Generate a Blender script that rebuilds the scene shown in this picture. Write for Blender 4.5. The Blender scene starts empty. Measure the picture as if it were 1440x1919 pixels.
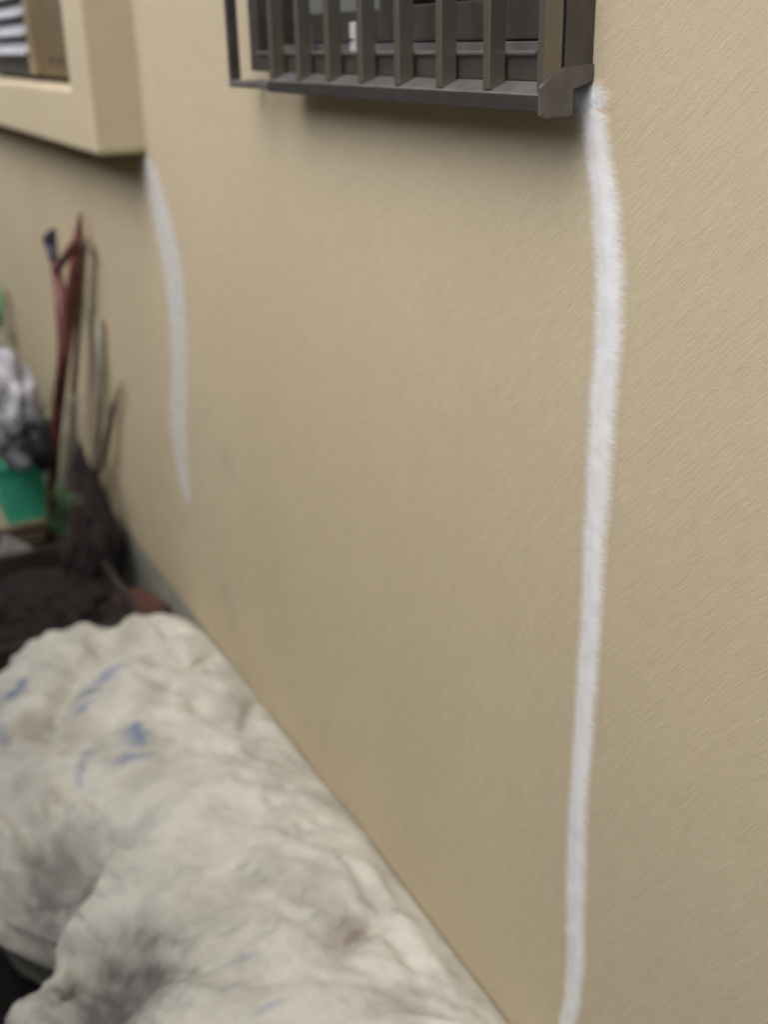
import bpy, bmesh, math, random
import numpy as np
from mathutils import Vector, Matrix, noise
R = math.radians
random.seed(7)
scene = bpy.context.scene
col = scene.collection

# ------------------------------------------------------------------ camera
AX = np.array([[0.45643071, -0.33702938, -0.82345747],      # world x, y, z axes seen from the camera (right, up, forward)
               [0.8895264, 0.19400363, 0.41364886],
               [-0.02034192, 0.9212892, -0.38834574]])
CAM = Vector((0.0, -0.78, 1.45))
right, up, fwd = (Vector(AX[:, k]) for k in range(3))
F_PX, CX, CY = 2100.0, 720.0, 959.5
cd = bpy.data.cameras.new('camera')
cam = bpy.data.objects.new('camera', cd)
col.objects.link(cam)
M = Matrix((right, up, -fwd)).transposed().to_4x4()
M.translation = CAM
cam.matrix_world = M
cd.sensor_fit = 'VERTICAL'; cd.sensor_height = 36.0
cd.lens = F_PX / 1919.0 * 36.0
cd.clip_start = 0.05; cd.clip_end = 200
cd.dof.use_dof = True
cd.dof.focus_distance = 1.15
cd.dof.aperture_fstop = 2.8
scene.camera = cam

# ------------------------------------------------------------------ sky, sun, exposure
SUN_EL, SUN_AZ = R(54), R(163)          # azimuth clockwise from +y
w = bpy.data.worlds.new('World'); scene.world = w; w.use_nodes = True
nt = w.node_tree; bg = nt.nodes['Background']
sky = nt.nodes.new('ShaderNodeTexSky'); sky.sky_type = 'NISHITA'; sky.sun_disc = False
sky.sun_elevation = SUN_EL; sky.sun_rotation = SUN_AZ
sky.air_density = 0.8; sky.dust_density = 3.0; sky.ozone_density = 0.8
nt.links.new(sky.outputs[0], bg.inputs[0]); bg.inputs[1].default_value = 0.12
sl = bpy.data.lights.new('sun', 'SUN'); sl.energy = 1.0; sl.angle = R(60); sl.color = (1, .985, .93)
so = bpy.data.objects.new('sun', sl); col.objects.link(so)
sd = Vector((math.sin(SUN_AZ) * math.cos(SUN_EL), math.cos(SUN_AZ) * math.cos(SUN_EL), math.sin(SUN_EL)))
so.rotation_euler = sd.to_track_quat('Z', 'Y').to_euler()
scene.view_settings.view_transform = 'Standard'; scene.view_settings.look = 'None'
scene.view_settings.exposure = 0.92; scene.view_settings.gamma = 1.0

def at(u, v, axis, val):
    """world point where the sight line through (u, v) of the photograph meets a world plane"""
    d = right * ((u - CX) / F_PX) - up * ((v - CY) / F_PX) + fwd
    return CAM + d * ((val - CAM[axis]) / d[axis])

# ------------------------------------------------------------------ materials
def mat(name, color, rough=.6, metal=0, spec=.5):
    m = bpy.data.materials.new(name); m.use_nodes = True
    b = m.node_tree.nodes['Principled BSDF']
    b.inputs['Base Color'].default_value = (*color, 1); b.inputs['Roughness'].default_value = rough
    b.inputs['Metallic'].default_value = metal; b.inputs['Specular IOR Level'].default_value = spec
    return m, m.node_tree, b
def N(nt, t, **kw):
    n = nt.nodes.new(t)
    for k, v in kw.items():
        if k in n.inputs: n.inputs[k].default_value = v
        else: setattr(n, k, v)
    return n
def L(nt, a, b): nt.links.new(a, b)
def tc(nt, scale=(1, 1, 1), rot=(0, 0, 0)):
    c = nt.nodes.new('ShaderNodeTexCoord'); mp = nt.nodes.new('ShaderNodeMapping')
    mp.inputs['Scale'].default_value = scale; mp.inputs['Rotation'].default_value = rot
    L(nt, c.outputs['Object'], mp.inputs[0]); return mp.outputs[0]
def noisy(m3, c1, c2, scale=8, detail=5, bump=.3, bscale=60, dist=.002, lo=.35, hi=.65):
    m, nt, b = m3
    v = tc(nt)
    n = N(nt, 'ShaderNodeTexNoise', Scale=scale, Detail=detail); L(nt, v, n.inputs['Vector'])
    r = nt.nodes.new('ShaderNodeValToRGB'); r.color_ramp.elements[0].position = lo; r.color_ramp.elements[1].position = hi
    r.color_ramp.elements[0].color = (*c1, 1); r.color_ramp.elements[1].color = (*c2, 1)
    L(nt, n.outputs[0], r.inputs[0]); L(nt, r.outputs[0], b.inputs['Base Color'])
    if bump:
        n2 = N(nt, 'ShaderNodeTexNoise', Scale=bscale, Detail=4); L(nt, v, n2.inputs['Vector'])
        bp = N(nt, 'ShaderNodeBump', Strength=bump, Distance=dist); L(nt, n2.outputs[0], bp.inputs['Height']); L(nt, bp.outputs[0], b.inputs['Normal'])
    return m

def make_stucco():
    m, nt, b = mat('brushed_stucco', (.47, .40, .275), .92, 0, .2)
    c = nt.nodes.new('ShaderNodeNewGeometry')
    # brush strokes sweep in long curves: flatter up on the left, steeper low on the right
    sp = N(nt, 'ShaderNodeSeparateXYZ'); L(nt, c.outputs['Position'], sp.inputs[0])
    def mth(op, p, q):
        n = N(nt, 'ShaderNodeMath', operation=op)
        for k, t in ((0, p), (1, q)):
            if isinstance(t, (int, float)): n.inputs[k].default_value = t
            else: L(nt, t, n.inputs[k])
        return n.outputs[0]
    wx = mth('ADD', sp.outputs[0], 3.05); wz = mth('ADD', sp.outputs[2], .1)
    re = mth('SUBTRACT', mth('MULTIPLY', wx, wx), mth('MULTIPLY', wz, wz)); im = mth('MULTIPLY', mth('MULTIPLY', wx, wz), 2.0)
    ca, sa = math.cos(R(75)) / 4.2, math.sin(R(75)) / 4.2
    along = mth('ADD', mth('MULTIPLY', re, ca), mth('MULTIPLY', im, sa)); across = mth('SUBTRACT', mth('MULTIPLY', im, ca), mth('MULTIPLY', re, sa))
    rot = N(nt, 'ShaderNodeCombineXYZ'); L(nt, along, rot.inputs[0]); L(nt, sp.outputs[1], rot.inputs[1]); L(nt, across, rot.inputs[2])
    st = N(nt, 'ShaderNodeMapping'); st.inputs['Scale'].default_value = (22, 70, 200); L(nt, rot.outputs[0], st.inputs[0])
    a = N(nt, 'ShaderNodeTexNoise', Scale=1.0, Detail=3.0, Roughness=.6); L(nt, st.outputs[0], a.inputs['Vector'])
    st2 = N(nt, 'ShaderNodeMapping'); st2.inputs['Scale'].default_value = (45, 150, 420); L(nt, rot.outputs[0], st2.inputs[0])
    a2 = N(nt, 'ShaderNodeTexNoise', Scale=1.0, Detail=2.0); L(nt, st2.outputs[0], a2.inputs['Vector'])
    g = N(nt, 'ShaderNodeTexNoise', Scale=520, Detail=2.0); L(nt, c.outputs['Position'], g.inputs['Vector'])
    big = N(nt, 'ShaderNodeTexNoise', Scale=2.2, Detail=4.0); L(nt, c.outputs['Position'], big.inputs['Vector'])
    r = nt.nodes.new('ShaderNodeValToRGB'); e = r.color_ramp.elements
    e[0].position = .34; e[1].position = .66; e[0].color = (.45, .380, .250, 1); e[1].color = (.585, .508, .355, 1)
    mx = N(nt, 'ShaderNodeMath', operation='ADD'); L(nt, a.outputs[0], mx.inputs[0])
    ma = N(nt, 'ShaderNodeMath', operation='MULTIPLY_ADD'); L(nt, a2.outputs[0], ma.inputs[0]); ma.inputs[1].default_value = .7
    L(nt, a.outputs[0], ma.inputs[2])
    st3 = N(nt, 'ShaderNodeMapping'); st3.inputs['Scale'].default_value = (9, 30, 90); L(nt, rot.outputs[0], st3.inputs[0])
    a3 = N(nt, 'ShaderNodeTexNoise', Scale=1.0, Detail=3.0); L(nt, st3.outputs[0], a3.inputs['Vector'])
    mz = N(nt, 'ShaderNodeMath', operation='MULTIPLY_ADD'); L(nt, a3.outputs[0], mz.inputs[0]); mz.inputs[1].default_value = .55; L(nt, ma.outputs[0], mz.inputs[2])
    mb = N(nt, 'ShaderNodeMath', operation='MULTIPLY_ADD'); L(nt, big.outputs[0], mb.inputs[0]); mb.inputs[1].default_value = .7; L(nt, mz.outputs[0], mb.inputs[2])
    mc = N(nt, 'ShaderNodeMath', operation='MULTIPLY_ADD'); L(nt, g.outputs[0], mc.inputs[0]); mc.inputs[1].default_value = .9; L(nt, mb.outputs[0], mc.inputs[2])
    md = N(nt, 'ShaderNodeMath', operation='DIVIDE'); L(nt, mc.outputs[0], md.inputs[0]); md.inputs[1].default_value = 3.8
    L(nt, md.outputs[0], r.inputs[0])
    # two faint grey smudges left of the middle of the wall
    last = r.outputs[0]
    for p, rad in ((at(425, 868, 1, 0), .075), (at(425, 1130, 1, 0), .12)):
        d = N(nt, 'ShaderNodeVectorMath', operation='DISTANCE'); L(nt, c.outputs['Position'], d.inputs[0]); d.inputs[1].default_value = p
        mr = N(nt, 'ShaderNodeMapRange', interpolation_type='SMOOTHSTEP'); L(nt, d.outputs['Value'], mr.inputs[0])
        mr.inputs[1].default_value = 0; mr.inputs[2].default_value = rad; mr.inputs[3].default_value = .2; mr.inputs[4].default_value = 0
        mix = N(nt, 'ShaderNodeMix', data_type='RGBA'); L(nt, mr.outputs[0], mix.inputs[0]); L(nt, last, mix.inputs[6]); mix.inputs[7].default_value = (.26, .235, .19, 1)
        last = mix.outputs[2]
    L(nt, last, b.inputs['Base Color'])
    bp = N(nt, 'ShaderNodeBump', Strength=.5, Distance=.0011); L(nt, mc.outputs[0], bp.inputs['Height']); L(nt, bp.outputs[0], b.inputs['Normal'])
    return m
STUCCO = make_stucco()
BRONZE = noisy(mat('bronze_aluminium', (.07, .06, .05), .38, .35), (.065, .059, .051), (.09, .081, .069), 30, 3, .05, 200, .0005)
BAR = noisy(mat('grille_bar_bronze', (.11, .09, .065), .26, .55), (.18, .155, .118), (.22, .193, .15), 12, 3, .05, 300, .0004)
DKFACE = noisy(mat('dark_bronze', (.06, .05, .042), .5, .2), (.04, .034, .03), (.055, .047, .04), 30, 3, .05)
RAILM = noisy(mat('rail_bronze', (.16, .13, .12), .22, .5), (.22, .20, .19), (.28, .255, .24), 25, 4, .04, 200, .0004)
CAPM = noisy(mat('cap_plastic', (.13, .105, .09), .45), (.085, .073, .064), (.115, .098, .086), 40, 4, .08, 300, .0004)
OCHRE = noisy(mat('ochre_aluminium', (.13, .09, .04), .5, .2), (.14, .10, .044), (.18, .13, .06), 10, 4, .05)
LOUVRE = noisy(mat('frosted_louvre', (.6, .6, .62), .25), (.52, .53, .55), (.64, .65, .67), 9, 3, 0)
SEAL = noisy(mat('white_sealant', (.82, .82, .84), .85), (.68, .69, .68), (.775, .785, .775), 35, 6, .5, 300, .0008, .3, .6)
SEAL2 = noisy(mat('thin_sealant', (.5, .48, .43), .85), (.52, .505, .47), (.61, .595, .56), 35, 6, .4, 300, .0006, .3, .6)
def feather(m, lo, hi, bottom=None):
    # the sealant is wiped out thin at its edges, streaked along the brush marks
    nt = m.node_tree; out = nt.nodes['Material Output']; pb = nt.nodes['Principled BSDF']
    at_ = N(nt, 'ShaderNodeAttribute', attribute_name='edge')
    n = N(nt, 'ShaderNodeTexNoise', Scale=1.0, Detail=4.0); L(nt, tc(nt, (60, 200, 300), (0, R(40), 0)), n.inputs['Vector'])
    ma = N(nt, 'ShaderNodeMath', operation='MULTIPLY_ADD'); L(nt, n.outputs[0], ma.inputs[0]); ma.inputs[1].default_value = .60; L(nt, at_.outputs['Fac'], ma.inputs[2])
    mr = N(nt, 'ShaderNodeMapRange', interpolation_type='SMOOTHSTEP'); L(nt, ma.outputs[0], mr.inputs[0]); mr.inputs[1].default_value = lo + .30; mr.inputs[2].default_value = hi + .30
    src = pb.inputs['Base Color'].links[0].from_socket
    mx = N(nt, 'ShaderNodeMix', data_type='RGBA'); L(nt, mr.outputs[0], mx.inputs[0]); L(nt, src, mx.inputs[6]); mx.inputs[7].default_value = (.52, .447, .305, 1)
    L(nt, mx.outputs[2], pb.inputs['Base Color'])
feather(SEAL, .30, 1.0); feather(SEAL2, .45, 1.0)
SEALG = noisy(mat('grey_sealant', (.5, .52, .54), .8), (.62, .63, .64), (.80, .81, .82), 90, 6, .6, 300, .001)
feather(SEALG, .5, 1.0)
CONC = noisy(mat('concrete', (.22, .22, .19), .95), (.24, .24, .20), (.34, .335, .285), 7, 8, .5, 80, .004)
SOIL = noisy(mat('dark_soil', (.03, .024, .018), 1), (.010, .008, .006), (.026, .02, .015), 25, 8, .8, 60, .02)
RED = noisy(mat('red_paint', (.25, .05, .04), .5), (.10, .034, .028), (.17, .052, .043), 14, 5, .15, 120, .001)
NAVY = noisy(mat('navy_rubber', (.02, .025, .05), .6), (.015, .018, .035), (.035, .04, .07), 20, 4, .1)
GREEN = noisy(mat('green_plastic', (.02, .35, .18), .45), (.07, .66, .37), (.13, .78, .5), 5, 3, .05)
HOSE = noisy(mat('green_hose', (.03, .4, .15), .4), (.03, .36, .13), (.05, .46, .2), 15, 3, .05)
TAN = noisy(mat('tan_timber', (.3, .23, .14), .85), (.22, .165, .095), (.36, .285, .18), 6, 6, .3, 90, .002)
STAKE = noisy(mat('weathered_wood', (.2, .16, .11), .85), (.16, .125, .09), (.26, .21, .15), 18, 6, .3, 90, .002)
PALE = noisy(mat('pale_pipe', (.45, .44, .36), .6), (.27, .25, .18), (.36, .335, .25), 10, 4, .05)
DARKB = noisy(mat('dark_brown_wood', (.04, .03, .022), .8), (.022, .016, .012), (.055, .04, .03), 9, 6, .4, 60, .003)
PURP = noisy(mat('dark_cloth', (.05, .035, .035), .8), (.018, .013, .012), (.045, .03, .026), 12, 5, .4, 60, .004)
BLACKP = noisy(mat('black_plastic', (.02, .024, .024), .35), (.014, .018, .018), (.035, .04, .04), 12, 3, .2, 60, .003)
GREYBAG = noisy(mat('silver_film', (.42, .42, .44), .4), (.34, .34, .36), (.55, .55, .57), 8, 4, .5, 30, .006)
LEAF = noisy(mat('leaf', (.05, .14, .05), .6), (.04, .12, .05), (.10, .24, .10), 20, 3, 0)
BRICK = noisy(mat('red_brick', (.2, .08, .055), .9), (.07, .028, .02), (.12, .05, .035), 30, 6, .5, 90, .003)
TILE = noisy(mat('grey_tile', (.24, .22, .21), .7), (.2, .185, .175), (.29, .27, .255), 20, 6, .2)
WHITEP = noisy(mat('white_plastic', (.75, .72, .70), .3), (.7, .67, .65), (.8, .78, .76), 8, 3, 0)
BEIGEP = noisy(mat('beige_plastic', (.5, .42, .34), .4), (.45, .38, .3), (.55, .47, .39), 8, 3, 0)
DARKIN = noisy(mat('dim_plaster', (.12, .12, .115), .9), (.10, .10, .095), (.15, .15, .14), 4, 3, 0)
BLOCK = noisy(mat('concrete_block', (.3, .29, .27), .95), (.11, .105, .095), (.19, .18, .165), 3, 8, .4, 60, .004)
GLASS, gt, gb = mat('window_glass', (1, 1, 1), .05)
gt.nodes.remove(gb)
g1 = N(gt, 'ShaderNodeBsdfTransparent'); g1.inputs[0].default_value = (.62, .66, .64, 1)
g2 = N(gt, 'ShaderNodeBsdfGlossy'); g2.inputs['Roughness'].default_value = .06; g2.inputs[0].default_value = (.9, .93, .92, 1)
fr = N(gt, 'ShaderNodeFresnel'); fr.inputs[0].default_value = 1.52
gm = N(gt, 'ShaderNodeMixShader'); L(gt, fr.outputs[0], gm.inputs[0]); L(gt, g1.outputs[0], gm.inputs[1]); L(gt, g2.outputs[0], gm.inputs[2])
L(gt, gm.outputs[0], gt.nodes['Material Output'].inputs[0])

FROST = noisy(mat('frosted_glass', (.2, .22, .21), .35), (.15, .165, .155), (.19, .205, .19), 5, 2, .1, 200, .0004)
def make_sack_mat():
    m, nt, b = mat('woven_sack', (.6, .58, .52), .62, 0, .35)
    v = tc(nt)
    ink = N(nt, 'ShaderNodeAttribute', attribute_name='print')  # colour layer holds print, grime and painted fold shade
    n = N(nt, 'ShaderNodeTexNoise', Scale=7.5, Detail=8.0, Roughness=.62); L(nt, v, n.inputs['Vector'])
    r = nt.nodes.new('ShaderNodeValToRGB'); e = r.color_ramp.elements
    e[0].position = .33; e[0].color = (.50, .485, .41, 1); e[1].position = .58; e[1].color = (.72, .70, .60, 1)
    L(nt, n.outputs[0], r.inputs[0])
    mul = N(nt, 'ShaderNodeMix', data_type='RGBA', blend_type='MULTIPLY'); mul.inputs[0].default_value = 1
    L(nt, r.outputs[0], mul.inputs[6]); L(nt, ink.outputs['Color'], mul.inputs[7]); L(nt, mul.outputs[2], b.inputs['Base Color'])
    # tape weave + crumple
    wv = N(nt, 'ShaderNodeTexWave', Scale=120, Distortion=1.2, Detail=1.0); L(nt, tc(nt, rot=(0, 0, R(38))), wv.inputs['Vector'])
    wv2 = N(nt, 'ShaderNodeTexWave', Scale=120, Distortion=1.2, Detail=1.0); L(nt, tc(nt, rot=(0, 0, R(128))), wv2.inputs['Vector'])
    n3 = N(nt, 'ShaderNodeTexNoise', Scale=38, Detail=4.0); L(nt, tc(nt, (.45, 1.3, 1), (0, 0, R(35))), n3.inputs['Vector'])
    s1 = N(nt, 'ShaderNodeMath', operation='ADD'); L(nt, wv.outputs[1], s1.inputs[0]); L(nt, wv2.outputs[1], s1.inputs[1])
    s2 = N(nt, 'ShaderNodeMath', operation='MULTIPLY_ADD'); L(nt, n3.outputs[0], s2.inputs[0]); s2.inputs[1].default_value = 9; L(nt, s1.outputs[0], s2.inputs[2])
    bp = N(nt, 'ShaderNodeBump', Strength=.7, Distance=.0009); L(nt, s2.outputs[0], bp.inputs['Height']); L(nt, bp.outputs[0], b.inputs['Normal'])
    return m
SACK = make_sack_mat()

# ------------------------------------------------------------------ mesh helpers
def box(bm, x0, x1, y0, y1, z0, z1, bev=0, rot=None):
    t = bmesh.new()
    bmesh.ops.create_cube(t, size=1)
    bmesh.ops.scale(t, vec=(abs(x1 - x0), abs(y1 - y0), abs(z1 - z0)), verts=t.verts)
    if bev: bmesh.ops.bevel(t, geom=t.edges[:], offset=bev, segments=2, affect='EDGES', profile=.5)
    if rot: bmesh.ops.rotate(t, matrix=rot, verts=t.verts)
    bmesh.ops.translate(t, vec=((x0 + x1) / 2, (y0 + y1) / 2, (z0 + z1) / 2), verts=t.verts)
    merge(bm, t)
def merge(bm, t):
    me = bpy.data.meshes.new('tmp'); t.to_mesh(me); t.free(); bm.from_mesh(me); bpy.data.meshes.remove(me)
def tube(bm, pts, rad, seg=12, cap=True):
    pts = [Vector(p) for p in pts]
    rads = rad if isinstance(rad, (list, tuple)) else [rad] * len(pts)
    rings = []; ref = None
    for i, p in enumerate(pts):
        d = (pts[min(i + 1, len(pts) - 1)] - pts[max(i - 1, 0)]).normalized()
        if ref is None: ref = d.orthogonal().normalized()
        ref = (ref - d * ref.dot(d)).normalized(); bi = d.cross(ref)
        rings.append([bm.verts.new(p + (ref * math.cos(2 * math.pi * k / seg) + bi * math.sin(2 * math.pi * k / seg)) * rads[i]) for k in range(seg)])
    for a, b in zip(rings, rings[1:]):
        for k in range(seg): bm.faces.new((a[k], a[(k + 1) % seg], b[(k + 1) % seg], b[k]))
    if cap:
        bm.faces.new(rings[0][::-1]); bm.faces.new(rings[-1])
def obj(name, bm, material, parent=None, smooth=None, pivot=None):
    me = bpy.data.meshes.new(name)
    bmesh.ops.recalc_face_normals(bm, faces=bm.faces)
    if pivot is not None: bmesh.ops.translate(bm, vec=-Vector(pivot), verts=bm.verts)
    bm.to_mesh(me); bm.free()
    me.materials.append(material)
    if smooth: me.shade_smooth()
    o = bpy.data.objects.new(name, me); col.objects.link(o)
    if pivot is not None: o.location = pivot
    if parent is not None: o.parent = parent
    return o
def tag(o, label=None, cat=None, group=None, kind=None):
    if label: o['label'] = label
    if cat: o['category'] = cat
    if group: o['group'] = group
    if kind: o['kind'] = kind
    return o
def empty(name, loc=(0, 0, 0)):
    o = bpy.data.objects.new(name, None); o.location = loc; o.empty_display_size = .1; col.objects.link(o); return o
def part(name, m, root, fn, smooth=None, label=None):
    """fn fills a bmesh in world coordinates; the mesh is shifted into its root's frame"""
    bm = bmesh.new(); fn(bm)
    r = root; off = Vector((0, 0, 0))
    while r is not None: off += r.location; r = r.parent
    bmesh.ops.translate(bm, vec=-off, verts=bm.verts)
    o = obj(name, bm, m, root, smooth)
    if label: o['label'] = label
    return o

# ------------------------------------------------------------------ ground
GZ = -.42
bm = bmesh.new()
nx, ny = 140, 60
gx = np.concatenate([np.linspace(-40, -6, 10), np.linspace(-5.8, .6, 160), np.linspace(1, 30, 8)])
gy = np.concatenate([np.linspace(-30, -3, 6), np.linspace(-2.6, .0, 80), [.4, 2, 10]])
vs = [[bm.verts.new((x, y, GZ + (.022 * noise.noise(Vector((x * 6, y * 6, 0))) + .012 * noise.noise(Vector((x * 23, y * 23, 3)))))) for y in gy] for x in gx]
for i in range(len(gx) - 1):
    for j in range(len(gy) - 1): bm.faces.new((vs[i][j], vs[i + 1][j], vs[i + 1][j + 1], vs[i][j + 1]))
tag(obj('ground', bm, SOIL, smooth=True), kind='structure')

# ------------------------------------------------------------------ house
house = empty('house', (-3, 0, GZ))
tag(house, 'beige stucco house side with brown grille window, framed louvre window and white sealed cracks', 'house')
WX0, WX1, WZ0, WZ1 = -1.94, -1.05, 1.42, 2.35        # opening of the barred window
BX0, BX1, BZ0, BZ1 = -4.75, -3.0, 1.372, 2.25        # opening of the louvre window
def wall(bm):
    xs = [-14, BX0, BX1, WX0, WX1, 6]; zs = [-.05, BZ0, WZ0, BZ1, WZ1, 5.2]
    zs = sorted(zs)
    V = {}
    def v(x, y, z):
        k = (round(x, 4), round(y, 4), round(z, 4))
        if k not in V: V[k] = bm.verts.new((x, y, z))
        return V[k]
    def hole(xa, xb, za, zb):
        xm, zm = (xa + xb) / 2, (za + zb) / 2
        return (WX0 < xm < WX1 and WZ0 < zm < WZ1) or (BX0 < xm < BX1 and BZ0 < zm < BZ1)
    for y in (0, .16):
        for xa, xb in zip(xs, xs[1:]):
            for za, zb in zip(zs, zs[1:]):
                if hole(xa, xb, za, zb): continue
                bm.faces.new((v(xa, y, za), v(xb, y, za), v(xb, y, zb), v(xa, y, zb)))
    edges = [e for e in bm.edges if len(e.link_faces) == 1 and abs(e.verts[0].co.y) < .01]
    for e in edges:
        a, b = e.verts[0].co, e.verts[1].co
        try: bm.faces.new((e.verts[0], e.verts[1], v(b.x, .16, b.z), v(a.x, .16, a.z)))
        except ValueError: pass
part('wall', STUCCO, house, wall)
def foundation(bm): box(bm, -14, 6, .006, .3, GZ - .3, -.0505)
part('foundation', CONC, house, foundation)

# stucco surround of the louvre window
def surround(bm):
    D = -.125; ox0, ox1, oz0, oz1 = -5.1, -2.797, 1.207, 2.42
    xi0, xi1, zi0, zi1 = BX0 - .1, BX1 + .02, BZ0 - .016, BZ1 + .05
    t = bmesh.new()
    def ring(x0, x1, z0, z1, y): return [t.verts.new(p) for p in ((x0, y, z0), (x1, y, z0), (x1, y, z1), (x0, y, z1))]
    a = ring(ox0, ox1, oz0, oz1, .002); b = ring(ox0, ox1, oz0, oz1, D); c = ring(xi0, xi1, zi0, zi1, D); d = ring(xi0, xi1, zi0, zi1, .002)
    for p, q in ((a, b), (b, c), (c, d), (d, a)):
        for k in range(4): t.faces.new((p[k], p[(k + 1) % 4], q[(k + 1) % 4], q[k]))
    ed = [e for e in t.edges if all(abs(v.co.y - D) < 1e-4 for v in e.verts) and any(v in b + c for v in e.verts) and not ((e.verts[0] in b) != (e.verts[1] in b))]
    ed += [e for e in t.edges if (e.verts[0] in a and e.verts[1] in b) or (e.verts[0] in b and e.verts[1] in a)]
    bmesh.ops.bevel(t, geom=ed, offset=.014, segments=3, affect='EDGES', profile=.5)
    merge(bm, t)
part('window_surround', STUCCO, house, surround, label='projecting beige stucco frame round the louvre window')
# louvre window
lw = part('louvre_window', OCHRE, house, lambda bm: box(bm, -3.62, BX1 + .01, -.062, -.02, 1.372, 2.25, .003), label='ochre brown window frame with narrow frosted slats')
part('jamb', OCHRE, lw, lambda bm: box(bm, -4.74, -4.64, -.062, -.02, 1.372, 2.25, .003))
part('bottom_rail', BRONZE, lw, lambda bm: (box(bm, -4.64, -3.622, -.066, -.01, 1.372, 1.43, .003)))
part('top_rail', BRONZE, lw, lambda bm: (box(bm, -4.64, -3.622, -.066, -.01, 2.20, 2.25, .003)))
part('lit_frame_edge', TAN, lw, lambda bm: box(bm, -3.66, -3.622, -.085, -.03, 1.375, 2.19, .006))  # lighter strip paints the lit left edge of the frame
for px, py in ((98, 113), (115, 113), (74, 156)):
    p = at(px, py, 1, -.062)
    part('screw', BLACKP, lw, lambda bm: tube(bm, [(p.x, -.0685, p.z), (p.x, -.055, p.z)], .006, 12))
for k in range(14):
    z = 1.452 + k * .052
    part('louvre_slat', LOUVRE, lw, lambda bm: box(bm, -4.64, -3.665, -.105, -.045, z - .004, z + .004 , .002, Matrix.Rotation(R(42), 3, 'X')) )
part('back_panel', DARKIN, lw, lambda bm: box(bm, BX0 - .1, BX1 + .1, .17, .2, 1.3, 2.3))

# barred window: frame, sashes, panes
win = part('window', BRONZE, house, lambda bm: (
    box(bm, -1.085, -1.036, -.036, .07, 1.405, 2.37, .0015), box(bm, -1.955, -1.915, -.036, .07, 1.405, 2.37, .0015),
    box(bm, -1.914, -1.086, -.036, .07, 1.405, 1.43, .0015), box(bm, -1.914, -1.086, -.036, .07, 2.335, 2.37, .0015)))
win['label'] = 'dark bronze sliding window frame behind the bars'
part('sill', RAILM, win, lambda bm: (box(bm, -1.914, -1.086, -.040, -.030, 1.4315, 1.436, .001), box(bm, -1.914, -1.086, -.004, .004, 1.4315, 1.445, .001),
                                     box(bm, -1.914, -1.086, .028, .036, 1.4315, 1.445, .001)))
for x0, x1, yy in ((-1.53, -1.088, -.002), (-1.912, -1.49, .034)):
    def sash(bm, x0=x0, x1=x1, yy=yy):
        box(bm, x0, x0 + .036, yy, yy + .024, 1.447, 2.33, .002); box(bm, x1 - .036, x1, yy, yy + .024, 1.447, 2.33, .002)
        box(bm, x0 + .036, x1 - .036, yy + .001, yy + .023, 1.447, 1.492, .002); box(bm, x0 + .036, x1 - .036, yy + .001, yy + .023, 2.295, 2.33, .002)
    part('sash', BRONZE, win, sash)
    part('pane', GLASS if x0 > -1.6 else FROST, win, lambda bm: box(bm, x0 + .03, x1 - .03, yy + .010, yy + .015, 1.485, 2.30))
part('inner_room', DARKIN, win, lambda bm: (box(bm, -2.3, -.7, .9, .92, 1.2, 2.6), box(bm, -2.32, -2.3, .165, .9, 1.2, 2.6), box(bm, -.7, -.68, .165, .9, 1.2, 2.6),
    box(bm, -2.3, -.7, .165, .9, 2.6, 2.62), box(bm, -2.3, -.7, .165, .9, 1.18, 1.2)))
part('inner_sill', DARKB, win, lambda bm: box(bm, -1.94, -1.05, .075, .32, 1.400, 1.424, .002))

# grille
gr = part('window_grille', RAILM, house, lambda bm: (
    box(bm, -1.81, -1.0365, -.060, -.0365, 1.3935, 1.3985, .001),))
gr['label'] = 'brown grille of vertical bars over the sliding window'
def lower_rail(bm):        # shallow channel: dark front face, sloping glossy top
    prof = [(-.0625, 1.3765), (-.0635, 1.379), (-.0635, 1.3925), (-.061, 1.3945), (-.0365, 1.4045), (-.0365, 1.384), (-.050, 1.3765)]
    a = [bm.verts.new((-1.812, y, z)) for y, z in prof]; b = [bm.verts.new((-1.040, y, z)) for y, z in prof]
    n = len(prof)
    for k in range(n): bm.faces.new((a[k], a[(k + 1) % n], b[(k + 1) % n], b[k]))
    bm.faces.new(a[::-1]); bm.faces.new(b)
bpy.data.objects.remove(gr)
gr = part('window_grille', RAILM, house, lower_rail); gr['label'] = 'brown grille of vertical bars over the sliding window'
part('rail_face', DKFACE, gr, lambda bm: box(bm, -1.811, -1.041, -.0655, -.0637, 1.376, 1.3925, .0006))
def endcap(bm):
    t = bmesh.new()
    prof = [(-.066, 1.373), (-.0665, 1.40), (-.056, 1.412), (-.036, 1.42), (0, 1.422), (0, 1.4045), (-.0255, 1.3975), (-.0255, 1.3735), (-.029, 1.3705), (-.0605, 1.3695)]
    a = [t.verts.new((-1.0395, y, z)) for y, z in prof]; b = [t.verts.new((-1.0325, y, z)) for y, z in prof]
    n = len(prof)
    for k in range(n): t.faces.new((a[k], a[(k + 1) % n], b[(k + 1) % n], b[k]))
    t.faces.new(a[::-1]); t.faces.new(b)
    bmesh.ops.recalc_face_normals(t, faces=t.faces)
    bmesh.ops.bevel(t, geom=[e for e in t.edges if e.verts[0].co.x > -1.034 and e.verts[1].co.x > -1.034], offset=.0012, segments=2, affect='EDGES')
    merge(bm, t)
part('end_cap', CAPM, gr, endcap)
part('end_arm', CAPM, gr, lambda bm: (box(bm, -1.995, -1.8125, -.064, -.052, 1.379, 1.390, .002), box(bm, -1.998, -1.985, -.0515, 0, 1.379, 1.389, .002)))
bar0 = None
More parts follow.
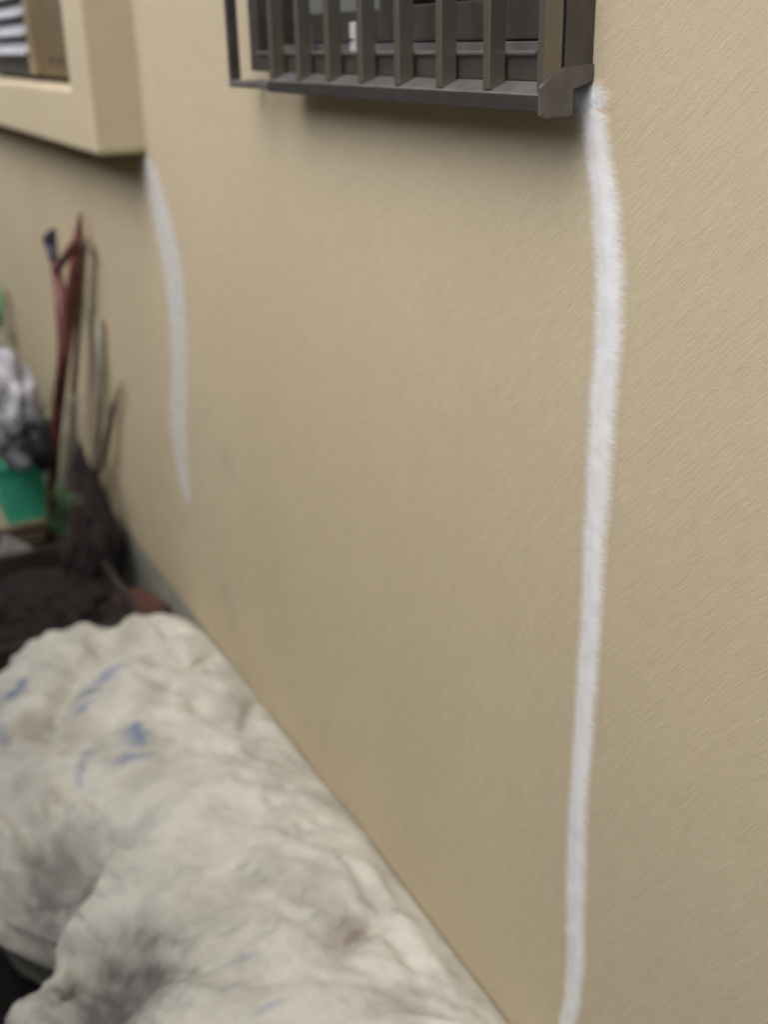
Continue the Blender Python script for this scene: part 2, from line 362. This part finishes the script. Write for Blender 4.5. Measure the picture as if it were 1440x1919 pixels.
for k in range(8):
    x = -1.0355 - .1078 * k
    def bar(bm, x=x):
        box(bm, x - .0135, x, -.0625, -.0400, 1.3955, 2.375, .0016)
    if bar0 is None:
        bar0 = part('bar', BAR, gr, bar)
    else:
        b = bar0.copy(); col.objects.link(b); b.parent = gr; b.location.x = bar0.location.x - .1078 * k
part('end_post', BRONZE, gr, lambda bm: box(bm, -1.995, -1.982, -.0635, -.045, 1.3905, 2.375, .0015))
part('top_rail', RAILM, gr, lambda bm: box(bm, -1.995, -1.036, -.065, -.037, 2.376, 2.395, .001))

# things inside the window
def peg(label, m, p, wd):
    root = empty('clothes_peg', (p.x, -.018, 1.4302)); tag(root, label, 'peg')
    for dx in (-.5, .5):
        part('prong', m, root, lambda bm: box(bm, p.x + dx * wd - wd * .42, p.x + dx * wd + wd * .42, -.021, -.015, 1.4303, 1.474, .0012))
    part('spring', BAR, root, lambda bm: tube(bm, [(p.x - wd, -.0225, 1.452), (p.x + wd, -.0225, 1.452)], .0013, 8), True)
peg('small white plastic peg standing on the narrow sill behind the brown grille', WHITEP, at(661, 108, 1, -.020), .008)
peg('small dull beige peg on the sill behind the grille, left of the white one', BEIGEP, at(577, 108, 1, -.020), .009)

# ------------------------------------------------------------------ sealant over the cracks
def sealant(pts, th, seed, m, name, label, rag=1.0, fade=False):
    """pts: (u, v, width px) down the photograph; each lies on the wall plane"""
    P = []
    for u, v, wd in pts:
        a = at(u - wd / 2, v, 1, 0); b = at(u + wd / 2, v, 1, 0); P.append(((a.x + b.x) / 2, (a.z + b.z) / 2, (b.x - a.x) / 2))
    P = np.array(P); s = np.concatenate([[0], np.cumsum(np.hypot(np.diff(P[:, 0]), np.diff(P[:, 1])))])
    n = int(s[-1] / .0022); S = np.linspace(0, s[-1], n)
    X, Z, W = (np.interp(S, s, P[:, k]) for k in range(3))
    K = 14
    cols = []
    def fill(bm):
        rows = []
        for i in range(n):
            taper = min(1, (i + 3) / 6) * min(1, (n - i + 1) / (26 if fade else 8))
            row = []
            eL, eR = (1.46 + rag * (.10 * noise.noise(Vector((S[i] * 130, seed, q))) + .16 * noise.noise(Vector((S[i] * 18, seed, q + 5)))) for q in (0, 9))
            for k in range(K + 1):
                t = -1 + 2 * k / K
                off = t * W[i] * (eL if t < 0 else eR) * (.8 + .2 * taper)
                h = th * taper * (1 - abs(t)) ** 1.3 * (1 + .35 * noise.noise(Vector((X[i] * 40 + t * 2, Z[i] * 40, seed))) + .12 * noise.noise(Vector((off * 300, Z[i] * 300, seed))))
                row.append(bm.verts.new((X[i] + off, -h - .0008 * (1 - abs(t)) - .0002, Z[i]))); cols.append(min(1.6, abs(t) + (1 - taper) * .9 + (.35 * max(0, (i / n - .72) / .28) if fade else 0)))
            rows.append(row)
        for a, b in zip(rows, rows[1:]):
            for k in range(K): bm.faces.new((a[k], a[k + 1], b[k + 1], b[k]))
    o = part(name, m, house, fill, True, label)
    a_ = o.data.attributes.new('edge', 'FLOAT', 'POINT'); a_.data.foreach_set('value', cols)
    return o
sealant([(1113, 203, 44), (1114, 215, 46), (1117, 250, 46), (1122, 290, 45), (1128, 330, 48), (1135, 380, 50), (1140, 450, 52), (1144, 520, 52), (1142, 600, 50), (1139, 680, 48),
         (1131, 770, 46), (1126, 850, 46), (1122, 930, 43), (1116, 1000, 40), (1112, 1100, 38), (1107, 1200, 37), (1100, 1300, 36), (1093, 1400, 34),
         (1085, 1500, 33), (1082, 1600, 36), (1080, 1700, 37), (1080, 1800, 34), (1073, 1880, 28), (1064, 1919, 27), (1050, 1990, 24), (1042, 2060, 22)],
        .0016, 1.3, SEAL, 'sealant_strip', 'long white sealed crack running down from the right corner of the barred window', 1.0)
sealant([(276, 296, 20), (283, 330, 28), (290, 360, 31), (303, 405, 32), (311, 440, 33), (324, 510, 34), (333, 602, 28), (337, 686, 26), (334, 797, 27), (338, 850, 28), (347, 920, 26), (352, 960, 22)],
        .0006, 4.1, SEAL2, 'sealant_strip', 'shorter white sealed crack below the corner of the louvre window surround', .6, True)
dabe = []
def blob(bm):
    # loose dab at the corner of the window
    a = at(1075, 172, 1, 0); b = at(1132, 232, 1, 0)
    nx_, nz_ = 40, 40
    c = at(1105, 186, 1, 0); rx, rz = .040, .024
    g = []
    for i in range(nx_ + 1):
        row = []
        rr = i / nx_
        for k in range(48):
            th = 2 * math.pi * k / 48
            e = 1 + .28 * noise.noise(Vector((math.cos(th) * 2, math.sin(th) * 2, 4))) + .08 * noise.noise(Vector((math.cos(th) * 7, math.sin(th) * 7, 1)))
            x = c.x + rx * rr * e * math.cos(th); z = c.z + rz * rr * e * math.sin(th)
            h = .0022 * (1 - rr) ** .8 * (1 + .35 * noise.noise(Vector((x * 70, z * 70, 2))) + .15 * noise.noise(Vector((x * 300, z * 300, 2))))
            row.append(bm.verts.new((x, -h * .8 - .0002, z))); dabe.append(rr * 1.05)
        g.append(row)
    for a_, b_ in zip(g, g[1:]):
        for k in range(48): bm.faces.new((a_[k], a_[(k + 1) % 48], b_[(k + 1) % 48], b_[k]))
db = part('sealant_dab', SEALG, house, blob, True, 'patchy greyish white dab of sealant under the window corner')
db.data.attributes.new('edge', 'FLOAT', 'POINT').data.foreach_set('value', dabe)

# ------------------------------------------------------------------ the big sack
def build_sack():
    ctrl = [  # x, outer y, inner y, top z
        (-2.90, -.34, -.12, -.16), (-2.86, -.46, -.04, -.07), (-2.79, -.54, .02, -.015), (-2.66, -.62, .04, .0), (-2.4, -.72, .045, .02), (-2.15, -.80, .045, .02),
        (-1.9, -.78, .045, .02), (-1.78, -.70, .045, .02), (-1.71, -.62, .045, .02), (-1.66, -.63, .045, .02), (-1.60, -.70, .045, .02), (-1.50, -.745, .045, .02),
        (-1.3, -.75, .045, .02), (-1.1, -.73, .045, .02), (-.9, -.62, -.01, -.02), (-.8, -.5, -.05, -.06), (-.74, -.4, -.2, -.2)]
    C = np.array(ctrl)
    NS, NR = 420, 300
    xs = np.linspace(C[0, 0], C[-1, 0], NS)
    yo, yi, zt = (np.interp(xs, C[:, 0], C[:, k]) for k in (1, 2, 3))
    ker = np.hanning(25); ker /= ker.sum()
    sm = lambda a: np.convolve(np.pad(a, 12, 'edge'), ker, 'valid')
    yo, yi, zt = sm(yo), sm(yi), sm(zt)
    zb = GZ - .02
    # creases: px polyline, width m, depth m (positive = valley)
    CR = [([(205, 1168), (190, 1232), (150, 1275), (121, 1320), (104, 1360)], .030, .045),
          ([(195, 1215), (245, 1205), (300, 1198), (330, 1180)], .045, .035),
          ([(250, 1160), (232, 1180)], .02, -.015), ([(60, 1210), (110, 1190), (160, 1175)], .03, -.02),
          ([(405, 1222), (385, 1240), (362, 1262)], .010, .035), ([(345, 1275), (300, 1330)], .02, .012),
          ([(490, 1292), (478, 1320), (462, 1352)], .016, .030), ([(375, 1345), (430, 1362), (500, 1372)], .035, .024),
          ([(430, 1290), (445, 1330)], .04, -.02), ([(520, 1340), (560, 1390)], .04, -.012),
          ([(10, 1390), (60, 1385), (120, 1395), (195, 1383), (215, 1360)], .035, .028),
          ([(0, 1500), (75, 1580), (112, 1525), (150, 1490)], .03, .03),
          ([(20, 1640), (90, 1620), (150, 1600), (180, 1580)], .075, .10), ([(60, 1700), (130, 1670)], .06, .09),
          ([(215, 1610), (187, 1655), (153, 1700), (90, 1765), (42, 1830), (28, 1890)], .022, -.035),
          ([(150, 1790), (215, 1800), (235, 1850), (170, 1919), (150, 1960)], .06, .085), ([(110, 1850), (215, 1740)], .03, .03),
          ([(330, 1570), (420, 1500), (480, 1470)], .06, -.025), ([(480, 1640), (560, 1560)], .03, -.01), ([(260, 1700), (430, 1600), (540, 1500)], .02, .009),
          ([(330, 1790), (480, 1640), (600, 1560)], .022, .008), ([(640, 1780), (760, 1700)], .02, .012), ([(600, 1850), (700, 1750)], .025, .012),
          ([(690, 1640), (760, 1740), (850, 1840)], .018, -.012), ([(655, 1640), (720, 1745), (800, 1860)], .016, .010),
          ([(500, 1870), (620, 1800)], .02, .01), ([(240, 1500), (330, 1440), (420, 1420)], .03, .008)]
    segs = []
    for pl, wd, dp in CR:
        Q = [at(u, v, 2, -.02) for u, v in pl]
        segs.append((np.array([(q.x, q.y) for q in Q]), wd, dp))
    def pdist(px, py, Q):
        best = np.full(px.shape, 1e9)
        for a, b in zip(Q, Q[1:]):
            d = b - a; t = np.clip(((px - a[0]) * d[0] + (py - a[1]) * d[1]) / max(1e-9, d @ d), 0, 1)
            best = np.minimum(best, np.hypot(px - a[0] - t * d[0], py - a[1] - t * d[1]))
        return best
    th = np.linspace(0, 2 * np.pi, NR, endpoint=False)
    n_ = 3.6
    cs, sn = np.cos(th), np.sin(th)
    cy_ = np.sign(cs) * np.abs(cs) ** (2 / n_); sz_ = np.sign(sn) * np.abs(sn) ** (2 / n_)
    X = np.repeat(xs[:, None], NR, 1)
    Y = ((yo + yi) / 2)[:, None] + ((yi - yo) / 2)[:, None] * cy_[None, :]
    Z = ((zt + zb) / 2)[:, None] + ((zt - zb) / 2)[:, None] * sz_[None, :]
    X = np.repeat(xs[:, None], NR, 1)
    # the filling sags away from the lower outer side, so the cover overhangs
    und = np.clip((zt[:, None] - .13 - Z) / .22, 0, 1) * np.clip(-(cy_[None, :] - .2), 0, 1)
    Y = Y + und * .30 * np.clip((-1.60 - X) / .10, 0, 1)
    topw = np.clip((Z - (zb + .12)) / .15, 0, 1)
    dz = np.zeros_like(X)
    for Q, wd, dp in segs:
        d = pdist(X, Y, Q); dz -= dp * np.exp(-(d / wd) ** 2)
    # natural crumple
    nz = np.zeros_like(X)
    for i in range(NS):
        for j in range(NR):
            if Z[i, j] < zb + .05: continue
            x, y, z = X[i, j], Y[i, j], Z[i, j]
            u_ = x * .8 + y * .6; v_ = -x * .6 + y * .8         # folds run across the sack
            a = noise.noise(Vector((u_ * 2.6, v_ * 2.6, z * 2))) * .014
            r1 = (1 - abs(noise.noise(Vector((u_ * 4.0 + 3, v_ * 10, z * 6)))) * 2) * .008
            r2 = (1 - abs(noise.noise(Vector((u_ * 13 + 8, v_ * 22, z * 14)))) * 2) * .0075
            r4 = max(0, 1 - 3.2 * abs(noise.noise(Vector((u_ * 3.1 + 20, v_ * 7.5, z * 3))))) ** 2.2 * .011
            r3 = noise.noise(Vector((x * 45, y * 45, z * 45))) * .0018
            nz[i, j] = a + r1 + r2 + r3 + r4 - .013
    fade = np.clip((-Y) / .10, .12, 1)      # pressed flat where it leans on the wall
    D = (dz * np.clip((-Y + .02) / .13, .15, 1) + nz * fade) * topw
    # displacement direction: outwards from the centreline, mostly up
    cyv = ((yo + yi) / 2)[:, None]; ny_ = (Y - cyv) / np.maximum(1e-3, ((yi - yo) / 2)[:, None]); nyw = np.sign(ny_) * np.clip(np.abs(ny_) - .8, 0, 1) * 3.5
    nl = np.sqrt(nyw ** 2 + 1)
    Z2 = Z + D / nl; Y2 = np.minimum(Y + D * nyw / nl, -.004 + 0 * Y)
    # print, grime and painted fold shade: multiplies the sack colour
    col_ = np.ones((NS, NR, 3))
    blue = (.30, .42, .78); dim = (.55, .62, .82); redi = (.8, .55, .5); grey = (.62, .62, .64)
    def ink(pl, wd, rgb, soft=.6, wob=.35):
        Q = np.array([(q.x, q.y) for q in (at(u, v, 2, -.02) for u, v in pl)])
        d = pdist(X, Y, Q)
        wd *= 1.25 if rgb is blue or rgb is dim else 1
        near = np.argwhere((d < wd * 2.2) & (topw > .3))
        for i, j in near:
            ww = wd * (1 + wob * noise.noise(Vector((X[i, j] * 60, Y[i, j] * 60, 2))))
            a = min(1, max(0, (ww - d[i, j]) / (ww * soft))) * .75
            col_[i, j] = col_[i, j] * (1 - a) + np.array(rgb) * a
    ink([(45, 1285), (18, 1318)], .016, blue); ink([(10, 1310), (38, 1300)], .010, blue)
    ink([(205, 1292), (180, 1312), (165, 1328)], .016, blue); ink([(225, 1285), (240, 1278)], .012, dim); ink([(165, 1345), (148, 1358)], .011, blue)
    ink([(240, 1395), (262, 1390), (272, 1405), (262, 1432), (238, 1458)], .013, blue); ink([(262, 1392), (268, 1410)], .016, blue)
    ink([(172, 1430), (158, 1455), (150, 1480)], .010, dim); ink([(0, 1372), (10, 1395)], .014, dim)
    ink([(290, 1432), (276, 1446)], .006, dim); ink([(300, 1262), (285, 1275)], .008, dim)
    ink([(130, 1425), (118, 1435)], .016, (.9, .76, .72))
    ink([(675, 1750), (650, 1780)], .010, (.66, .55, .54))
    ink([(480, 1800), (455, 1830)], .007, dim); ink([(450, 1870), (440, 1880)], .012, dim); ink([(520, 1905), (505, 1919)], .008, dim)
    rnd = random.Random(5)
    for row in range(10):
        u0 = 330 + row * 36; v0 = 1850 - row * 12
        for k in range(9):
            u = u0 + k * 17 + rnd.uniform(-8, 8); v = v0 - k * 26 + rnd.uniform(-8, 8)
            if u > 820 or rnd.random() < .72: continue
            l = rnd.uniform(6, 20)
            ink([(u, v), (u - l * .75, v + l)], rnd.uniform(.0035, .006), rnd.choice([grey, grey, (.72, .72, .74), dim]), .7)
    # grime stains plus fold shade painted into the colour, with ragged outlines
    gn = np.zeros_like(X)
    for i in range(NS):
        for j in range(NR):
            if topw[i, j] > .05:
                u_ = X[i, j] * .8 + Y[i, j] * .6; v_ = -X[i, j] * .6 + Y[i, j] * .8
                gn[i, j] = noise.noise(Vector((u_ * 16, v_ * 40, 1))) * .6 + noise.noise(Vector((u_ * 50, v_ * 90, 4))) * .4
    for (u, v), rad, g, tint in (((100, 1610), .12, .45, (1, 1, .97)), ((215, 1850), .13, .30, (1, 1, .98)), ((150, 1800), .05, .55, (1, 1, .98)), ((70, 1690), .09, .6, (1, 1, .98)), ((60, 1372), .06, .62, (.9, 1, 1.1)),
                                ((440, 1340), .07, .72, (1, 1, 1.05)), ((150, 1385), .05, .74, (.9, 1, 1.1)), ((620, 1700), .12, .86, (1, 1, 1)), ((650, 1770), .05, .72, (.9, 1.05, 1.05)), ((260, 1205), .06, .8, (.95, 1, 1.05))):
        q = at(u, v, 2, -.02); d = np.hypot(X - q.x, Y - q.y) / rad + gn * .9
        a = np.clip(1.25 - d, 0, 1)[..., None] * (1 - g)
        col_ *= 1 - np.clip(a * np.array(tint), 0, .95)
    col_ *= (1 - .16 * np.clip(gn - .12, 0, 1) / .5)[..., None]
    me = bpy.data.meshes.new('large_sack')
    V = np.stack([X, Y2, Z2], -1).reshape(-1, 3)
    org = np.array([-1.8, -.4, GZ])
    caps = np.array([[xs[0] - .01, (yo[0] + yi[0]) / 2, (zt[0] + zb) / 2], [xs[-1] + .01, (yo[-1] + yi[-1]) / 2, (zt[-1] + zb) / 2]])
    V = np.concatenate([V, caps]) - org
    faces = []
    for i in range(NS - 1):
        for j in range(NR):
            k = (j + 1) % NR; faces.append((i * NR + j, i * NR + k, (i + 1) * NR + k, (i + 1) * NR + j))
    c0 = NS * NR
    for j in range(NR):
        k = (j + 1) % NR; faces.append((c0, k, j)); faces.append((c0 + 1, (NS - 1) * NR + j, (NS - 1) * NR + k))
    me.from_pydata(V.tolist(), [], faces)
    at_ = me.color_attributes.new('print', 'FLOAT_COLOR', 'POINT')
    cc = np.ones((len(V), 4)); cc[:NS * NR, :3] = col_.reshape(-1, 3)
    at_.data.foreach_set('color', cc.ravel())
    me.materials.append(SACK); me.shade_smooth()
    bm = bmesh.new(); bm.from_mesh(me); bmesh.ops.recalc_face_normals(bm, faces=bm.faces); bm.to_mesh(me); bm.free()
    me.shade_smooth()
    o = bpy.data.objects.new('large_sack', me); o.location = org; col.objects.link(o)
    tag(o, 'big crumpled off-white woven sack with faded blue print, lying against the foot of the wall', 'sack')
build_sack()

# ------------------------------------------------------------------ clutter at the far end of the passage
def px(u, v, y): return at(u, v, 1, y)
# red folding stand leaning on the wall
def pxs(u, v, y): return at(u, v, 1, y * .85)
st = empty('folding_stand', px(98, 1050, -.19)); tag(st, 'tall red pipe stand folded shut and leaning on the beige wall', 'stand')
part('pole', RED, st, lambda bm: tube(bm, [pxs(147, 440, -.05), pxs(138, 520, -.07), pxs(122, 650, -.10), pxs(104, 800, -.15), pxs(95, 950, -.19), pxs(92, 1060, -.22)], [.016, .019, .021, .020, .018, .015], 14), True)
part('brace', RED, st, lambda bm: tube(bm, [pxs(104, 495, -.08), pxs(114, 560, -.10), pxs(120, 640, -.12), pxs(112, 760, -.15)], [.016, .020, .021, .014], 14), True)
part('crossbar', RED, st, lambda bm: tube(bm, [pxs(106, 508, -.10), pxs(144, 448, -.07)], .013, 12), True)
part('shade_bar', STAKE, st, lambda bm: tube(bm, [pxs(158, 452, -.035), pxs(150, 560, -.04), pxs(140, 700, -.05), pxs(132, 790, -.06)], .011, 10), True)  # brown bar added for the shaded right side of the stand
part('tip', RED, st, lambda bm: tube(bm, [pxs(150, 402, -.03), pxs(146, 452, -.045)], [.007, .014], 12), True)
part('end_cap', NAVY, st, lambda bm: tube(bm, [pxs(98, 434, -.075), pxs(92, 448, -.075), pxs(97, 470, -.078), pxs(103, 498, -.08)], [.012, .022, .019, .012], 14), True)
# stake, pipe
sk = bmesh.new(); tube(sk, [px(229, 714, -.012), px(212, 765, -.02), px(196, 840, -.035), px(168, 925, -.06), px(150, 1000, -.09)], [.003, .011, .014, .012, .011], 8)
tag(obj('garden_stake', sk, STAKE, smooth=True, pivot=px(150, 1000, -.09)), 'thin pointed weathered wooden stake leaning on the wall right of the red stand', 'stake')
sk = bmesh.new(); tube(sk, [px(186, 600, -.015), px(190, 700, -.02), px(182, 820, -.03), px(172, 960, -.05)], .013, 10)  # pale pole added where the stand's shade lies on the wall
tag(obj('shade_pole', sk, PALE, smooth=True, pivot=px(172, 960, -.05)), 'pale pole added in place of the shade on the wall between red stand and wooden stake', 'cane')
sk = bmesh.new(); tube(sk, [px(136, 745, -.08), px(128, 820, -.10), px(124, 900, -.12), px(122, 960, -.13)], [.018, .026, .028, .028], 14)
tag(obj('plastic_pipe', sk, PALE, smooth=True, pivot=px(122, 960, -.13)), 'short pale grey plastic pipe upright just behind the red stand', 'pipe')

def lump(name, m, centre, rad, seed, amp, label, cat, seg=48, flat=None, freq=2.2, power=1):
    bm = bmesh.new(); bmesh.ops.create_icosphere(bm, subdivisions=5, radius=1)
    c = Vector(centre)
    for v in bm.verts:
        d = v.co.normalized()
        n = noise.noise(d * freq + Vector((seed, 0, 0))) * amp + (1 - abs(noise.noise(d * freq * 2.3 + Vector((0, seed, 0)))) * 2) * amp * .45
        r = 1 + n
        z = d.z
        taper = 1 - power * .45 * max(0, z) if flat else 1
        v.co = Vector((d.x * rad[0] * r * taper, d.y * rad[1] * r * taper, max(d.z, flat if flat is not None else -1) * rad[2] * r))
    bmesh.ops.translate(bm, vec=c, verts=bm.verts)
    return tag(obj(name, bm, m, smooth=True, pivot=(c.x, c.y, c.z - rad[2])), label, cat)

tw = bmesh.new(); rt = random.Random(11)
for u_, v_ in ((141, 868), (150, 905), (176, 880), (196, 905), (188, 935)):
    a = px(166 + rt.uniform(-6, 6), 1000, -.10); b = px(u_, v_, -.05)
    tube(tw, [a, a.lerp(b, .5) + Vector((rt.uniform(-.02, .02), 0, 0)), b], [.008, .006, .002], 6)
tag(obj('twig_bundle', tw, DARKB, smooth=True, pivot=px(166, 1000, -.10)), 'few thin dark twigs poking up out of the slumped dark bag', 'twigs')
# planter box of dark wood with soil
pb0 = at(290, 1150, 2, GZ)
pl = empty('planter_box', (-3.38, -.35, GZ)); tag(pl, 'dark brown wooden box standing by the foundation behind the big sack', 'box')
def pbx(bm):
    for k in range(4):
        z0 = GZ + .01 + k * .078
        box(bm, -3.58, -2.96, -.60, -.582, z0, z0 + .074, .003); box(bm, -3.58, -2.96, -.118, -.10, z0, z0 + .074, .003)
        box(bm, -3.598, -3.58, -.60, -.10, z0, z0 + .074, .003); box(bm, -2.96, -2.942, -.60, -.10, z0, z0 + .074, .003)
part('boards', DARKB, pl, pbx)
part('soil', SOIL, pl, lambda bm: box(bm, -3.579, -2.961, -.581, -.119, GZ + .02, GZ + .25, .01))
lump('dark_sack', PURP, px(170, 1010, -.12), (.10, .09, .29), 3.0, .36, 'dark purplish brown slumped bag, peaked top, beside the green leaves', 'bag', flat=-.6, power=1.7)
lump('soil_heap', SOIL, (-3.27, -.34, GZ + .24), (.28, .19, .10), 8.0, .25, 'heap of dark earth piled in the wooden box', 'soil heap', flat=-.5, freq=3)
# brick
bm = bmesh.new(); p = px(268, 1140, -.06); box(bm, p.x - .10, p.x + .10, p.y - .05, p.y + .05, p.z - .03, p.z + .03, .006, Matrix.Rotation(R(12), 3, 'Z'))
tag(obj('brick', bm, BRICK, pivot=(p.x, p.y, p.z - .03)), 'dull red brick lying between foundation and the top end of the big sack', 'brick')
# timber crate with green basket
Yc = -.30
c1 = px(96, 972, Yc + .20)
cr = empty('timber_crate', (c1.x - .35, Yc + .12, GZ)); tag(cr, 'tan timber crate standing under the green basket', 'crate')
zt_ = c1.z
def crate(bm):
    hgt = zt_ - GZ; n = 3
    for k in range(n):
        a = GZ + .005 + k * hgt / n
        box(bm, c1.x - .7, c1.x, Yc, Yc + .014, a, a + hgt / n - .014, .002); box(bm, c1.x - .7, c1.x, Yc + .226, Yc + .24, a, a + hgt / n - .014, .002)
        box(bm, c1.x - .012, c1.x, Yc + .015, Yc + .225, a, a + hgt / n - .014, .002)
part('side_boards', TAN, cr, crate)
part('lid', TAN, cr, lambda bm: box(bm, c1.x - .71, c1.x + .008, Yc - .008, Yc + .248, zt_ - .013, zt_, .003))
for xx in (c1.x - .02, c1.x - .69):
    part('corner_post', STAKE, cr, lambda bm: box(bm, xx - .02, xx + .006, Yc - .006, Yc - .0005, GZ, zt_ - .014, .002))
# basket
b1 = Vector((c1.x + .0, 0, 0)); hb = .26
bk = empty('green_basket', ((b1.x - .19), Yc + .12, zt_)); tag(bk, 'bright green plastic basket with a dark slot, on the tan crate', 'basket')
def basket(bm):
    x0, x1 = b1.x - .5, b1.x - .012; y0, y1 = Yc + .02, Yc + .2
    pr = [(0, 0), (.02, hb * .9)]
    def ring(o, z): return [bm.verts.new(p) for p in ((x0 - o, y0 - o, z), (x1 + o, y0 - o, z), (x1 + o, y1 + o, z), (x0 - o, y1 + o, z))]
    A = ring(-.012, zt_ + .001); B = ring(.004, zt_ + hb * .93); Cc = ring(0, zt_ + hb * .93); Dd = ring(-.016, zt_ + .006)
    for p, q in ((A, B), (B, Cc), (Cc, Dd)):
        for k in range(4): bm.faces.new((p[k], p[(k + 1) % 4], q[(k + 1) % 4], q[k]))
    bm.faces.new(A[::-1]); bm.faces.new(Dd)
part('body', GREEN, bk, basket)
part('rim', GREEN, bk, lambda bm: (box(bm, b1.x - .52, b1.x, Yc + .004, Yc + .016, zt_ + hb * .9, zt_ + hb, .003), box(bm, b1.x - .008, b1.x + .004, Yc + .017, Yc + .22, zt_ + hb * .9, zt_ + hb, .003)))
s0 = c1.x - .30
part('slot', mat('dark_green_plastic', (.02, .13, .06), .6)[0], bk, lambda bm: box(bm, s0 - .035, s0 + .02, Yc + .0, Yc + .014, zt_ + hb * .12, zt_ + hb * .85, .004))
# grey film bag and black tub on the basket
p = px(18, 770, Yc + .08); lump('plastic_bag', GREYBAG, p, (.17, .10, .20), 1.0, .32, 'crumpled silvery grey plastic bag above the green basket', 'bag')
p = px(-10, 705, Yc + .08); lump('plastic_bag', GREYBAG, p, (.13, .08, .12), 5.0, .35, 'small greyer plastic bag bundled at the left edge above the larger bag', 'bag')
p = px(74, 825, Yc + .12); lump('rubber_glove', BLACKP, p, (.05, .05, .09), 2.0, .3, 'black crumpled rubber bundle stuffed beside the silvery bag', 'rubber bundle')
sk = bmesh.new(); tube(sk, [px(62, 790, Yc + .0), px(10, 838, Yc + .0)], .008, 8)
tag(obj('rod', sk, BLACKP, smooth=True, pivot=px(10, 838, Yc)), 'thin dark rod lying slantwise across the silvery bag', 'rod')
# grey tile
p = px(20, 1040, Yc - .06)
bm = bmesh.new(); box(bm, -.055, .055, -.055, .055, -.006, .006, .002)
o = tag(obj('paving_tile', bm, TILE), 'square grey tile propped on its corner against the tan crate', 'tile'); o.location = p
o.rotation_euler = ((CAM - p).to_track_quat('Z', 'Y').to_matrix() @ Matrix.Rotation(R(52), 3, 'Z')).to_euler()
# leafy weed
pw = px(118, 1010, -.24)
pt = empty('leafy_weed', pw); tag(pt, 'small green leafy weed between the red stand and the dark bag', 'plant')
part('stem', LEAF, pt, lambda bm: [tube(bm, [pw, pw + Vector((dx * .5, dy * .5, .09)), pw + Vector((dx, dy, .2))], [.004, .003, .0015], 6) for dx, dy in ((.02, 0), (-.03, .02), (.05, .03))], True)
def leaves(bm):
    rr = random.Random(3)
    for k in range(34):
        h = rr.uniform(.0, .12); a = rr.uniform(0, 6.28)
        c = pw + Vector((rr.uniform(-.02, .02), rr.uniform(-.015, .015), h)); l = rr.uniform(.08, .15); wd = l * .07
        d = Vector((math.cos(a) * .45, math.sin(a) * .3, 1)).normalized(); s_ = d.cross(Vector((0.3, 1, 0))).normalized()
        rows = []
        for q in range(6):
            t = q / 5; p_ = c + d * l * t + Vector((math.cos(a), math.sin(a) * .6, -.6)) * l * .45 * t * t; ww = wd * (1 - t ** 2) + .0004
            rows.append((bm.verts.new(p_ - s_ * ww), bm.verts.new(p_ + s_ * ww)))
        for u_, v_ in zip(rows, rows[1:]): bm.faces.new((u_[0], u_[1], v_[1], v_[0]))
part('foliage', LEAF, pt, leaves)
# green hose coil hung on the wall, far left
hc = px(-7, 565, -.05); hp = []
for k in range(160):
    a = k / 160 * 2 * math.pi * 4; hp.append(hc + Vector((math.cos(a) * .105, -.012 + .010 * (k // 40) - .02 + .004 * math.sin(a * 3), math.sin(a) * .105 + .004 * math.sin(k))))
sk = bmesh.new(); tube(sk, hp, .009, 10)
tag(obj('garden_hose', sk, HOSE, smooth=True, pivot=hc), 'coil of green hose hung on the wall at the far left', 'hose')

# ------------------------------------------------------------------ unseen block wall added across the passage to cut low sky light
BY = -1.75
bw = empty('added_shade_wall', (-4, BY, GZ)); tag(bw, 'unseen grey concrete block wall added to darken the lower house wall', 'wall')
def blocks(bm):
    for r_ in range(12):
        off = .2 if r_ % 2 else 0
        for k in range(29 if r_ % 2 else 30):
            x0 = -11 + k * .4 + off
            box(bm, x0, x0 + .39, BY - .12, BY, GZ + r_ * .2, GZ + r_ * .2 + .19)
part('blocks', BLOCK, bw, blocks)
part('mortar', CONC, bw, lambda bm: box(bm, -11, 1.0, BY - .115, BY - .005, GZ - .2, GZ + 2.39))
part('coping', CONC, bw, lambda bm: box(bm, -11.02, 1.04, BY - .14, BY + .02, GZ + 2.40, GZ + 2.46, .006))
